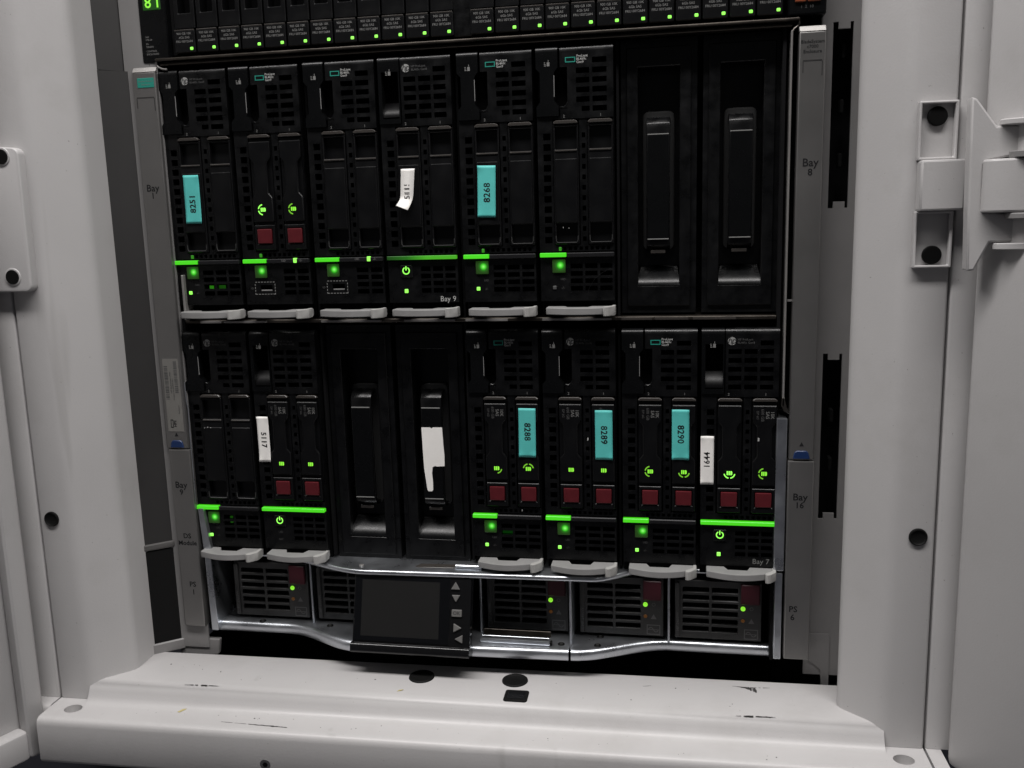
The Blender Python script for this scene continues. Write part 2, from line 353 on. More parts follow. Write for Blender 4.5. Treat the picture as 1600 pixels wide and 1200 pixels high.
for k in range(60):
    x = random.uniform(-240, 240); y = random.choice([random.uniform(-48, -12), random.uniform(-80, -70)]); r = random.choice([0.25, 0.3, 0.4, 0.7])
    zz = -14.96 if y > -55 else -29.46
    px, py = rk(x, y)
    if -50 < px < 55 and y > -60: continue
    b = RB(); b.prism([(px + r * random.uniform(0.5, 1.2) * math.cos(a), py + r * random.uniform(0.5, 1.2) * math.sin(a)) for a in (0, 1.2, 2.4, 3.7, 5.1)], zz - 0.02, zz + 0.1, 'z')
    obj('speck', b.mesh(random.choice(['grime', 'print_grey'])), sill)
# mounting rails
rl = RB()
rl.plate(244, 251.3, -12, 780, 4, 6)
hl = []
for z0, z1 in ((106.6, 224.8), (323.2, 441.4), (540, 658)):
    hl += [(251.3, 264, z0 + 4.2, z1 - 4.2), (251.3, 254.6, z0 - 0.1, z1 + 0.1), (262.0, 264, z0, z1)]
rl.plate(251.3, 272, -12, 780, 4, 6, hl)
obj('mounting_rail', rl.mesh('rack_grey', weld=False), rack)
obj('mounting_rail', RB().plate(-247, -221, -14, 780, 4, 6).mesh('rack_grey'), rack)
obj('rail_backing', RB().box(225, 290, 30, 34, -40, 780).mesh('interior_black'), rack)
for z0 in (140, 175, 350, 385, 420): obj('cable_clip', RB().box(258.5, 261, 12, 20, z0, z0 + 9).mesh('foam_black', bevel=0.5), rack)
# oblique filler between left post and rail
def obl(z0, z1, off0=0, t=2, xe=-242): return RB().prism([(-262.5, -10 - off0), (xe, 6 - off0), (xe, 6 + t), (-262.5, -10 + t)], z0, z1, 'z')
obj('filler_panel', obl(76, 436).mesh('dark_grey'), rack)
obj('filler_panel', obl(436.4, 780, xe=-247).mesh('dark_grey'), rack)
obj('filler_lip', obl(71, 76.5, 1.4).mesh('lip_grey', bevel=1.2, seg=2), rack)
obj('foam_panel', obl(-8, 70).mesh('foam_black'), rack)
obj('bottom_flange', obl(-16, -7, 2.0).mesh('rack_grey', bevel=0.8), rack)
obj('rail_foot', RB().prism([(-247, -7), (-247, -30), (-228, -30), (-224, -22), (-214, -20), (-212, -7)], 5, 9).mesh('rack_grey', bevel=0.5), rack)
obj('rail_foot', RB().prism([(262, 20), (262, -30), (257, -22), (256, -8), (252, -4), (247.5, -1), (246.5, 20)], 3.2, 6).mesh('rack_grey'), rack)
# dark inside of the rack below and behind the enclosure
obj('inner_floor', RB().box(-262, 262, 0, 640, -44, -40.5).mesh('interior_black'), rack)
obj('back_panel', RB().box(-300, 300, 640, 645, -44, 780).mesh('interior_black'), rack)
for sgn in (-1, 1): obj('inner_wall', RB().box(*sorted((sgn * 300, sgn * 303)), 16, 640, -44, 780).mesh('interior_black'), rack)
# left strike plate
b = RB(); P = arcpts(-295, 374, 5, 0, 90) + [(-330, 381.5), (-330, 281), ] + arcpts(-296, 286, 5, 270, 360)
b.prism(P, -65.5, -57.5)
sp = obj('strike_plate', b.mesh('rack_paint', bevel=1.6, seg=3), rack)
for x, z in ((-302.3, 373), (-304.6, 291.5)):
    obj('screw', MB().disc(0, 0, 6.2, -0.4, 1, 26).mesh('rack_paint', bevel=0.3), sp, (x, -65.7, z + RZ))
    obj('plug', MB().disc(0, 0, 5.0, -0.7, 1, 26).mesh('screw_black', bevel=0.2), sp, (x, -66.0, z + RZ))
# right hinge, fixed leaf with two pockets
hf = obj('hinge_mount', None, rack)
for z0, z1 in ((348.9, 382.5), (286, 319.5)):
    obj('hinge_leaf', RB().plate(289.8, 311.6, z0, z1, -62.6, -58.3, [(291.4, 309.8, z0 + 1.6, z1 - 1.5)]).mesh('rack_paint', bevel=0.6, seg=2), hf)
obj('hinge_block', RB().box(290.6, 315.6, -68.5, -58.5, 319.6, 348.8).mesh('rack_paint', bevel=1.3, seg=2), hf)
for x, z in ((300.6, 374.0), (301.2, 293.6)):
    obj('plug', MB().disc(0, 0, 5.6, -1.6, 1, 28).mesh('screw_black', bevel=0.6, seg=2), hf, (x, -59.0, z + RZ))
# doors: a pan with a raised lip, swung wide open
def door(sgn, hx, hy, ang, W, z0, z1, zb, lw=15, lb=4):
    d = obj('door', None, rack, (hx, hy, 0), (0, 0, ang)); d.empty_display_size = 0.01
    # local: door runs along -Y from the hinge, inner face looks to -sgn*X
    T = 24
    def bx(name, x0, x1, y0, y1, za, zb_, bev=2.0, m='rack_paint'):
        x0, x1 = sorted((sgn * x0, sgn * x1)); return obj(name, RB().box(x0, x1, y0, y1, za, zb_).mesh(m, bevel=bev, seg=3), d)
    bx('door_panel', 12, T + 4, -W, -2, z0, z1, 3)
    bx('lip', 0, 13, -lw, 0, z0 + 0.5, z1, lb)
    bx('lip', 0, 13, -W, -W + 24, z0 + 0.5, z1, 4)
    bx('lip', 0.6, 13, -W + 23, -lw + 1, z0 + 0.7, zb, 3)
    return d
# ================================================================== doors
dl = door(-1, -317, -71, R(-24), 300, -67, 780, -43)
obj('latch_stud', MB().disc(0, 0, 3, -1, 8, 14).mesh('hook_grey', bevel=0.6), dl, (-4, -40, 113 + RZ), (0, 0, R(90)))
dr = door(1, 322.5, -67, R(38), 300, -36, 780, -35.2, 200, 6)
# hinge leaf on the right door: C-shaped with chamfered corners, barrel between the arms
b = MB(oz=RZ, ox=0); b.prism([(311.2, 381.5), (314.4, 380), (325.5, 365), (352, 365), (352, 349), (331, 348), (321, 346.2), (319.6, 344), (319.6, 320), (321, 318), (337, 316.6), (352, 316.4), (352, 301), (325, 301), (317.6, 285.2), (313.6, 285.2), (312.4, 320), (311.8, 350)], -85, -76)
hd = obj('hinge_leaf', b.mesh('rack_paint', bevel=1.2, seg=2), rack)
b = MB(oz=RZ, ox=0, oy=0); n = 24
b.prism([(336 + 17 * math.cos(2 * math.pi * k / n), -85 + 10 * math.sin(2 * math.pi * k / n)) for k in range(n)], 317.8, 347, 'z')
obj('hinge_barrel', b.mesh('rack_paint', bevel=1.2, seg=2), hd)
for z0, z1, nm_ in ((365.3, 368.6, 'pin_cap'), (297.0, 300.7, 'pin_cap'), (347.2, 351, 'washer'), (314, 317.4, 'washer')):
    r = 12 if nm_ == 'pin_cap' else 8
    b = MB(oz=RZ, ox=0, oy=0); b.prism([(339 + r * math.cos(2 * math.pi * k / n), -84 - (6 if nm_ == 'washer' else 0) + 8 * math.sin(2 * math.pi * k / n)) for k in range(n)], z0, z1, 'z')
    obj(nm_, b.mesh('rack_paint' if nm_ == 'pin_cap' else 'rack_grey', bevel=0.5), hd)

# yellow flakes lying on the paint
def flake(pts, z, label):
    b = MB(); b.prism(pts, 0, 0.35, 'z')
    cx = sum(p[0] for p in pts) / len(pts); cy = sum(p[1] for p in pts) / len(pts)
    b.v = [(x - cx * S, y - cy * S, zz) for x, y, zz in b.v]
    o = obj('yellow_flake', b.mesh('flake'), None, (cx, cy, z), (R(6), R(-5), 0)); o['label'] = label; o['category'] = 'flake'; o['group'] = 'flakes on the sill'
flake([(-209.5, -73.2), (-206.6, -69.6), (-203.6, -69.4), (-205.6, -71.6), (-207.6, -73.6)], -29.2, 'small yellowish pointed flake on the lower ledge near the left post')
flake([(-47.6, -49.0), (-46.6, -47.2), (-43.2, -46.6), (-44.6, -47.8), (-46.2, -48.2)], -14.8, 'tiny yellow flake on the sill left of the square black plug')

# ================================================================== enclosure
enc = thing('blade_enclosure', 'blade server enclosure with grey side trims, zinc lower trays and a small display', 'enclosure', (0, 0, 0))
E_ = lambda: MB()
obj('chassis', E_().box(-221, 221, 70, 600, 1, 440).mesh('interior_black'), enc)
for sgn in (-1, 1): obj('side_wall', E_().box(*sorted((sgn * 219.4, sgn * 221.6)), 3, 72, 0.5, 440.5).mesh('interior_black'), enc)
obj('roof_plate', E_().box(-221, 225, 2, 72, 439.6, 441).mesh('rim_brown'), enc)
rim = E_(); rim.box(-221.5, 229, -3.2, 8, 441.4, 443.6)
obj('top_rim', rim.mesh('rim_brown', bevel=0.8, seg=2), enc)
obj('top_rim_lip', E_().box(-219, 224.5, -1.5, 4, 438.6, 439.9).mesh('rim_brown', bevel=0.4), enc)
obj('rim_corner', E_().tube([(228.5, -1, 442.6), (228.8, -1, 440.2), (227.6, -1, 438.4), (225.6, -1, 437), (224.4, -1, 435.2)], 0.6).mesh('zinc_dark'), enc)
obj('rim_corner', E_().tube([(-221.2, -1, 442.6), (-221.4, -1, 440), (-220, -1, 437.6), (-217, -1, 436.2), (-213.5, -1, 435.8)], 0.7).mesh('silver_trim'), enc)
# thin bright sheet edges beside the blades, wider strips below
obj('edge_strip', E_().box(223.7, 224.9, -2, 30, 190, 436).mesh('silver_trim', bevel=0.2), enc)
obj('edge_strip', E_().prism([(223.4, 196), (225.2, 196), (226.6, 189), (229.6, 185), (229.6, 184), (225, 186.6), (223.2, 190)], -2, 20).mesh('zinc_dark', bevel=0.2), enc)
obj('edge_strip', E_().box(220.2, 227.4, -2.5, 30, 71, 181.6).mesh('zinc', bevel=0.6, seg=2), enc)
obj('edge_strip', E_().box(221.4, 226.6, -2.5, 30, 4, 69.2).mesh('zinc', bevel=0.6, seg=2), enc)
obj('edge_strip', E_().box(-216.6, -214.8, -2, 30, 253, 287).mesh('silver_trim', bevel=0.3), enc)
obj('edge_strip', E_().tube([(-221.6, -2, 205), (-221.2, -2, 190), (-220.2, -2, 184), (-220.6, -2, 165), (-220.9, -2, 140), (-221.2, -2, 108)], 0.6).mesh('zinc'), enc)
obj('edge_strip', E_().prism([(-219.6, 103.8), (-215.0, 103.8), (-211.2, 70.5), (-217.6, 70.5)], -2.5, 30).mesh('zinc', bevel=0.5, seg=2), enc)
obj('edge_strip', E_().prism([(-217.4, 68.8), (-212, 68.8), (-210.6, 2), (-216.4, 2)], -2.5, 30).mesh('zinc', bevel=0.5, seg=2), enc)
# bay dividers and the shelf between the two rows
for x in (-111.8, 0, 111.8): obj('bay_divider', E_().box(x - 0.8, x + 0.8, 8, 70, 66, 438).mesh('interior_black'), enc)
obj('row_shelf', E_().box(-219, 219, 3, 70, 249.6, 252.2).mesh('rim_brown', bevel=0.4), enc)
for x0, x1 in ((-205, -188), (-186, -152), (-108, -62), (-44, -6), (2, 33), (58, 107), (114, 135), (137, 160), (163, 192)):
    obj('shelf_tab', E_().box(x0, x1, 0.4, 3, 250.2, 251.6).mesh('silver_trim' if x1 < 110 else 'latch_brown'), enc)
# curved trays
def lip_up(x):
    if x < -80: y = 13 - 28 * smooth((x + 172) / 92)
    elif x < 95: y = -15 + 4.5 * (x + 80) / 175
    else: y = -10.5 + 24.5 * smooth((x - 92) / 44)
    return y
def lip_lo(x):
    if x < -88: y = 2 - 23.5 * smooth((x + 152) / 64)
    elif x < 78: y = -21.5 + 5.5 * (x + 88) / 166
    else: y = -16 + 25 * smooth((x - 76) / 72)
    return y
def tray(x0, x1, fn, zt, zb, rad, n, back):
    def prof(x):
        y = fn(x); p = [(back, zt)]
        p += [(y + rad + 1.5, zt)]
        p += [(y + rad - rad * math.sin(R(a)), zt - rad + rad * math.cos(R(a))) for a in (0, 18, 36, 54, 72, 90)]
        p += [(y, zb + 1), (y + 1, zb), (y + 3, zb), (y + 3, zt - 2), (back, zt - 2)]
        return p
    return E_().sweepx([x0 + (x1 - x0) * k / n for k in range(n + 1)], prof).mesh('zinc', angle=50)
obj('upper_tray', tray(-210, 219.5, lip_up, 63.5, 59.6, 1.7, 90, 66), enc)
obj('lower_tray', tray(-213.5, 74.4, lip_lo, 8.0, -0.2, 3.4, 70, 66), enc)
obj('lower_tray', tray(76.2, 221, lip_lo, 8.0, -0.2, 3.4, 50, 66), enc)
for x, y0 in ((-133.5, 8), (4.6, 6), (75.2, -6), (147, 8)):
    obj('strut', E_().box(x - 0.8, x + 0.8, y0, 60, 4 if x == 75.2 else 8, 60).mesh('zinc', bevel=0.3), enc)
obj('pry_slot', E_().prism([(-43, -3.6), (-40, -5.6), (-12, -4.2), (-12, 3.0), (-40, 2.0)], 63.4, 64.1, 'z').mesh('latch_brown', bevel=0.2), enc)
obj('slide_bar', E_().box(-12, 9, -4.5, 1.5, 63.6, 66.4).mesh('zinc', bevel=0.5), enc)
def tscrew(x, y, z, r=2.6):
    s_ = obj('screw', shared(('ts', r), lambda: MB().prism([(r * math.cos(k * math.pi / 9), r * math.sin(k * math.pi / 9)) for k in range(18)], -0.4, 0.7, 'z').mesh('screw_black', bevel=0.3)), enc, (x, y, z))
    obj('socket', shared('tss', lambda: MB().prism([(1.2 * math.cos(k * math.pi / 3), 1.2 * math.sin(k * math.pi / 3)) for k in range(6)], 0.6, 0.95, 'z').mesh('screw_steel')), s_)
for x, y in ((-176, 6), (-118, 4), (68, -6), (95, -5), (96, 10), (176, 16)): tscrew(x, y, 8.0)
obj('rivet', MB().prism([(2 * math.cos(k * math.pi / 9), 2 * math.sin(k * math.pi / 9)) for k in range(18)], -0.2, 0.8, 'z').mesh('silver_trim', bevel=0.4, seg=2), enc, (-85, -6, 63.6))
# side trims
def trim(sgn, x0, x1):
    lab = 'left' if sgn < 0 else 'right'
    t = obj('side_trim', None, enc, (0, 0, 0))
    a = obj('trim_cover', E_().box(x0, x1, -4, 6, 152.8, 434.2).mesh('trim_paint', bevel=0.8, seg=2), t)
    obj('trim_cap', E_().prism([(-4, 434.3), (-1.2, 438.2), (6, 438.2), (6, 434.3)], x0, x1, 'x').mesh('silver_trim', bevel=0.4), t)
    c = obj('trim_cover', E_().box(x0 + (1.4 if sgn < 0 else -0.4), x1 + (0.8 if sgn < 0 else 0.6), -4.6, 6, 5.5, 152.2).mesh('trim_paint', bevel=0.9, seg=2), t)
    xm = (x0 + x1) / 2
    def tx(s, size, x, z, m='ink', **k): obj('lettering', text_mesh(s, size, m, bold=0.10 if size > 4 else 0.03, **k), t, (x, -4.12 if z > 152 else -4.72, z))
    # thumb latch outline
    for q in ((x0 + 2.6, x1 - 2.2, 416.2, 416.9), (x0 + 2.4, x0 + 2.9, 409, 416), (x1 - 2.4, x1 - 1.9, 407, 416)):
        obj('latch_groove', E_().box(q[0], q[1], -4.15, -3.5, q[2], q[3]).mesh('dark_grey'), t)
    tab = E_().prism([(xm - 5.6, 153.6), (xm + 5.6, 153.6), (xm + 4.6, 158), (xm + 3.2, 159.4), (xm - 3.2, 159.4), (xm - 4.8, 158)], -4.9, 0)
    obj('release_tab', tab.mesh('blue_tab', bevel=0.4), t)
    obj('arrow_mark', E_().prism([(xm - 1.5, 162.6), (xm + 1.5, 162.6), (xm, 165.6)], -4.13, -3.6).mesh('ink'), t)
    return t, tx, xm
t, tx, xm = trim(-1, -240.2, -221.6)
tx('Bay', 7.2, -231.6, 351.6); tx('1', 6.2, -231.9, 346.0); tx('Bay', 7.2, -230.6, 123.4); tx('9', 6.2, -230.8, 117.6)
tx('DS', 5.6, -229.4, 81.6); tx('Module', 5.2, -229.6, 75.8); tx('PS', 6, -228.4, 41.2); tx('1', 6, -228.2, 34.6)
g = obj('logo_plate', E_().box(-236.2, -223, -4.3, -3.6, 423.4, 430.2).mesh('logo_green', bevel=0.2), t)
obj('lettering', text_mesh('Hewlett Packard', 1.7, 'print_grey'), g, (-229.6, -4.35, 427.9)); obj('lettering', text_mesh('Enterprise', 1.6, 'print_grey'), g, (-229.6, -4.35, 425.6))
# barcode sticker
bs = obj('barcode_sticker', E_().box(-237.2, -224.0, -4.25, -3.8, 166.5, 223.5).mesh('ear_label'), t)
def bars(x0, x1, z0, z1, sd):
    rr = random.Random(sd); b = E_(); z = z0
    while z < z1:
        h = rr.choice([0.35, 0.5, 0.9]); b.box(x0, x1, -4.32, -4.2, z, min(z1, z + h)); z += h + rr.choice([0.4, 0.5, 0.8])
    return b
obj('barcode', bars(-236.4, -233.4, 192, 218, 3).mesh('print_dim', weld=False), bs)
obj('barcode', bars(-228.4, -225.6, 197, 222, 5).mesh('print_dim', weld=False), bs)
obj('lettering', text_mesh('HPE BladeSystem c7000', 1.7, 'print_dim', spin=90), bs, (-231.6, -4.34, 205)); obj('lettering', text_mesh('Product No 681844-B21', 1.7, 'print_dim', spin=90), bs, (-229.8, -4.34, 200))
obj('lettering', text_mesh('Enclosure', 1.7, 'print_dim', spin=90), bs, (-226.6, -4.34, 184))
obj('frame_mark', E_().plate(-234.6, -232.4, 169.5, 176, -4.33, -4.2, [(-234.1, -232.9, 170.2, 175.3)]).mesh('ink'), bs)
obj('lettering', text_mesh('HPE', 3.0, 'ink', spin=90, bold=0.05), bs, (-230.8, -4.34, 172.8))
t, tx, xm = trim(1, 228.6, 245.2)
tx('BladeSystem', 2.9, 236.9, 428.0); tx('c7000', 2.9, 236.9, 425.0); tx('Enclosure', 2.9, 236.9, 422.0)
tx('Bay', 7.2, 237.4, 352.6); tx('8', 6.2, 237.4, 346.4); tx('Bay', 7.0, 236.8, 126.2); tx('16', 6.0, 236.5, 120.3); tx('PS', 6.2, 234.1, 43.6); tx('6', 6.2, 233.8, 37.4)
obj('trim_stud', MB().disc(0, 0, 2.6, 0, 8, 14).mesh('screw_black', bevel=0.5), enc, (-229, -1, 439.6))
obj('edge_tie', E_().box(225.4, 229.2, -1, 1, 262, 263.3).mesh('silver_trim'), enc)
# display module on the lower tray
dsp = obj('display_module', None, enc, (0, -27, 9), (R(-16.7), 0, 0))
obj('bezel', E_().box(-88.6, 2.4, 0, 9, 1.5, 53.5).mesh('bezel_black', bevel=1.0, seg=2), dsp)
lip = E_(); lip.sweepx([-88.8, 2.8], lambda x: [(9, 2.2), (-1.5, 2.2)] + [(-1.2 - 2.4 * math.sin(R(a)), -0.2 + 2.4 * math.cos(R(a))) for a in (0, 22, 45, 67, 90)] + [(-3.6, -3.4), (-3.0, -4.8), (-1.5, -5.4), (9, -5.4)])
obj('bezel_lip', lip.mesh('bezel_black', angle=50), dsp)
obj('screen_cover', E_().box(-87.6, -13.4, -0.5, 0.6, 3.2, 53).mesh('screen_glass', bevel=0.15), dsp)
obj('screen', E_().box(-82.0, -21.4, -0.62, 0.4, 7.0, 48.6).mesh('lcd_off'), dsp)
def key(pts):
    return obj('button', E_().prism(pts, -1.5, 0.5).mesh('key_grey', bevel=0.35), dsp)
cx = -9.4; key([(cx - 3.4, 44.0), (cx + 3.4, 44.0), (cx, 49.6)])
cx = -8.8; key([(cx - 3.2, 40.0), (cx + 3.2, 40.0), (cx, 34.8)])
cx = -7.9; k = key([(cx - 3.8, 24.2), (cx + 3.8, 24.2), (cx + 3.8, 29.4), (cx - 3.8, 29.4)])
obj('lettering', text_mesh('OK', 3.8, 'ink'), k, (cx, -1.6, 26.8))
cx = -7.2; key([(cx - 2.8, 19.4), (cx - 2.8, 12.8), (cx + 3.2, 16.1)])
cx = -5.8; key([(cx + 2.8, 11.2), (cx + 2.8, 5.0), (cx - 3.2, 8.0)])
# slide rails of the display, to its right
obj('slide_rail', E_().box(6.6, 60, -10.5, -7.6, 8.2, 11.4).mesh('zinc', bevel=0.9, seg=2), enc)
obj('slide_rail', E_().box(6.6, 58.5, -2.4, -1.6, 8.2, 10.4).mesh('zinc', bevel=0.2), enc)
obj('slide_rail', E_().box(6.6, 59, 4.2, 5.0, 8.2, 12.6).mesh('rim_brown', bevel=0.2), enc)
obj('slide_shade', E_().box(6.6, 58, -7.0, 3.8, 8.05, 8.5).mesh('interior_black'), enc)  # black sheet added over the tray, painting its dark reflection between the rails
obj('slide_tip', E_().box(60, 61.6, -10.6, -7.4, 8.2, 11.6).mesh('screw_black', bevel=0.4), enc)

# ================================================================== power supplies
def power_supply(x0, label, asleep=False):
    W_ = 62.5
    t = thing('power_supply', label, 'power supply', ((x0 + W_ / 2) * S, 0.011, 0.0105), 'power supplies under the blades')
    ox = -W_ / 2
    N = lambda: MB(ox=ox)
    holes = []
    for k in range(6):
        z = 5.6 + 6.15 * k; holes += [(5.6, 24.8, z, z + 3.9), (26.8, 45.6, z, z + 3.9)]
    obj('face', shared('psu_face', lambda: N().plate(0, W_, 0, 45.5, 0, 4, holes).mesh('psu_plastic', bevel=0.35)), t)
    obj('grille_back', shared('psu_back', lambda: N().box(1, W_ - 1, 4.4, 40, 0.4, 45).mesh('vent_dark')), t)
    obj('side_flange', shared('psu_fl', lambda: N().box(0, 3.6, -1.6, 0, 0.6, 44).mesh('psu_plastic', bevel=0.6)), t)
    obj('release_latch', shared('psu_lt', lambda: N().box(47.6, 61, -2.6, 0, 29.0, 44.4).mesh('maroon_dark', bevel=0.6)), t)
    obj('led', shared('psu_led', lambda: MB().disc(0, 0, 1.75, -0.9, 0.5, 14).mesh('led_lime', bevel=0.3)), t, (49.2 + ox, 0, 25.0))
    obj('led', shared('psu_led2', lambda: MB().disc(0, 0, 1.4, -0.6, 0.5, 14).mesh('amber_off', bevel=0.3)), t, (49.2 + ox, 0, 15.6))
    obj('icon', shared('psu_tri', lambda: N().prism([(53.2, 13.6), (57.4, 13.6), (55.3, 17.4)], -0.12, 0).mesh('print_psu')), t)
    def sine():
        b = N(); b.plate(50.2, 60.2, 1.2, 9.0, -0.12, 0, [(50.8, 59.6, 1.8, 8.4)]); b.box(51, 59.4, -0.13, 0, 4.9, 5.3)
        b.arc(53.2, 5.1, 1.4, 1.9, 0, 180, -0.13, 0); b.arc(57.0, 5.1, 1.4, 1.9, 180, 360, -0.13, 0); return b.mesh('print_psu', weld=False)
    obj('icon', shared('psu_sine', sine), t)
    obj('icon', shared('psu_o', lambda: N().arc(55.3, 25, 1.0, 1.4, 0, 360, -0.12, 0, 12).mesh('print_psu')), t)
    obj('lettering', text_mesh('HP 2450W', 3.3, 'print_psu', spin=90), t, (2.0 + ox, -1.72, 13.5))
    return t
power_supply(-200.0, 'power supply at the far left, beside the PS 1 trim')
power_supply(-129.5, 'power supply partly hidden by the left side of the display')
power_supply(9.0, 'power supply just right of the display, above the slide rails')
power_supply(80.5, 'power supply second from the right, between two bright struts')
power_supply(151.5, 'power supply at the far right, beside the PS 6 trim')

# ================================================================== blades
BW = 52.96; HX = -26.5; HZ = 182
def BB(): return MB(ox=HX, oz=HZ)
def roundtop(b, x0, x1, y0, yb, r, top=0.0):
    pts = [(yb, top)] + [(y0 + r - r * math.sin(R(a)), top - r + r * math.cos(R(a))) for a in range(0, 91, 15)] + [(yb, top - r)]
    b.prism(pts, x0, x1, 'x')
def hp_logo(parent, x, d, r=2.75):
    g = obj('logo', shared(('hpd', r), lambda: MB().disc(0, 0, r, -0.25, 0.2, 28).mesh('logo_silver')), parent, (x + HX, -0.05, d + HZ))
    obj('lettering', text_mesh('hp', r * 2.35, 'ink', shear=0.28, space=0.85), g, (-0.15, -0.3, 0.25))
def led_cluster(parent, x, d, lit, m_icon='led_lime', m_arc='led_arc'):
    def icon():
        b = MB()
        for k in range(3): b.box(-1.9 + k * 1.35, -0.9 + k * 1.35, -0.2, 0.1, -1.45, 1.45)
        b.box(1.2, 1.9, -0.2, 0.1, -1.1, 1.1); return b.mesh(m_icon)
    obj('activity_light', shared(('ico', m_icon), icon), parent, (x, 0, d))
    for q in range(4):
        a0 = {'TR': 12, 'TL': 102, 'BL': 192, 'BR': 282}[('TR', 'TL', 'BL', 'BR')[q]]
        on = ('TR', 'TL', 'BL', 'BR')[q] in lit
        if on: obj('light_arc', shared(('arc', q, m_arc), lambda: MB().arc(0, 0, 3.5, 4.5, a0, a0 + 66, -0.2, 0.1).mesh(m_arc)), parent, (x, 0, d))
DRW = 17.2
def drive(blade, x, lit, txt=True, hot=False, named=True):
    t = obj('drive', None, blade, (x + HX, 0, HZ)); N = lambda: MB()
    obj('carrier', shared('dr_car', lambda: N().box(0, DRW, 1.2, 8, -132.5, -51.6).mesh('drive_black', bevel=0.5)), t)
    obj('catch', shared('dr_cat', lambda: N().prism([(0.3, -50.2), (2.0, -49.0), (DRW - 2, -49.0), (DRW - 0.3, -50.2), (DRW - 0.3, -51.2), (0.3, -51.2)], -1.6, 5).mesh('latch_brown', bevel=0.3)), t)
    P = [(0.5, -54), (DRW - 0.5, -54), (DRW - 0.5, -65.5), (DRW - 3.4, -69.2), (DRW - 3.6, -90.6), (DRW - 0.7, -94.2), (DRW - 0.7, -111.2), (0.7, -111.2), (0.7, -94.2), (3.6, -90.6), (3.4, -69.2), (0.5, -65.5)]
    obj('lever', shared('dr_lev', lambda: N().prism(P, -1.6, 1.4).mesh('drive_black', bevel=0.55)), t)
    b_ = obj('button_frame', shared('dr_bf', lambda: N().plate(0.7, DRW - 0.7, -131.6, -113.6, -1.4, 1.6, [(2.6, DRW - 2.6, -127.4, -116)]).mesh('drive_black', bevel=0.35)), t)
    obj('release_button', shared('dr_btn', lambda: N().box(3.0, DRW - 3.0, -2.2, 1.4, -127.0, -116.4).mesh('maroon', bevel=0.6, seg=2)), t)
    def icon():
        b = MB()
        for k in range(3): b.box(-1.9 + k * 1.3, -1.0 + k * 1.3, -0.2, 0.1, -1.4, 1.4)
        b.box(1.3, 1.9, -0.2, 0.1, -1.0, 1.0); return b.mesh('led_hot' if hot else 'led_lime')
    obj('activity_light', shared(('ico', hot), icon), t, (8.8, -1.62, -102.4))
    for k, a0 in (('TR', 10), ('TL', 100), ('BL', 190), ('BR', 280)):
        if k in lit: obj('status_arc', shared(('arc', k, hot), lambda: MB().arc(0, 0, 3.25, 4.05, a0, a0 + 70, -0.2, 0.1).mesh('led_hot' if hot else 'led_arc')), t, (8.8, -1.62, -102.4))
    if txt:
        for k, s in enumerate(('10K', 'SAS', '600 GB', 'DP 6G')):
            obj('lettering', text_mesh(s, (3.4, 3.4, 2.9, 2.2)[k], 'print_grey' if k < 2 else 'print_dim', spin=-90), t, (13.6 - 3.3 * k, -1.72, -60.6))
    return t
def drive_blank(blade, x):
    t = obj('drive_blank', None, blade, (x + HX, 0, HZ)); N = lambda: MB()
    obj('shell', shared('bl_sh', lambda: N().plate(0, DRW, -132.5, -51.6, -0.6, 7, [(1.2, DRW - 1.2, -68.2, -53.2), (1.2, DRW - 1.2, -131, -118)]).mesh('drive_black', bevel=0.4)), t)
    obj('pocket', shared('bl_pk', lambda: N().box(0.6, DRW - 0.6, 3.4, 9, -132, -52).mesh('drive_black')), t)
    obj('catch', shared('dr_cat', None), t)
    obj('finger_edge', shared('bl_fe', lambda: N().box(1.0, DRW - 1.0, -1.3, 0, -69.6, -68.5).mesh('latch_brown', bevel=0.3)), t)
    obj('panel', shared('bl_pn', lambda: N().box(1.1, DRW - 1.1, -1.5, 0, -117.4, -74.6).mesh('drive_black', bevel=0.4)), t)
    obj('bottom_rim', shared('bl_rim', lambda: N().tube([(0.9, -0.9, -126.5), (1.0, -0.9, -129.8), (1.9, -0.9, -131.3), (DRW - 1.9, -0.9, -131.3), (DRW - 1.0, -0.9, -129.8), (DRW - 0.9, -0.9, -126.5)], 0.32, 6).mesh('pad_grey')), t)
    return t
shared('dr_cat', lambda: MB().prism([(0.3, -50.2), (2.0, -49.0), (DRW - 2, -49.0), (DRW - 0.3, -50.2), (DRW - 0.3, -51.2), (0.3, -51.2)], -1.6, 5).mesh('latch_brown', bevel=0.3))

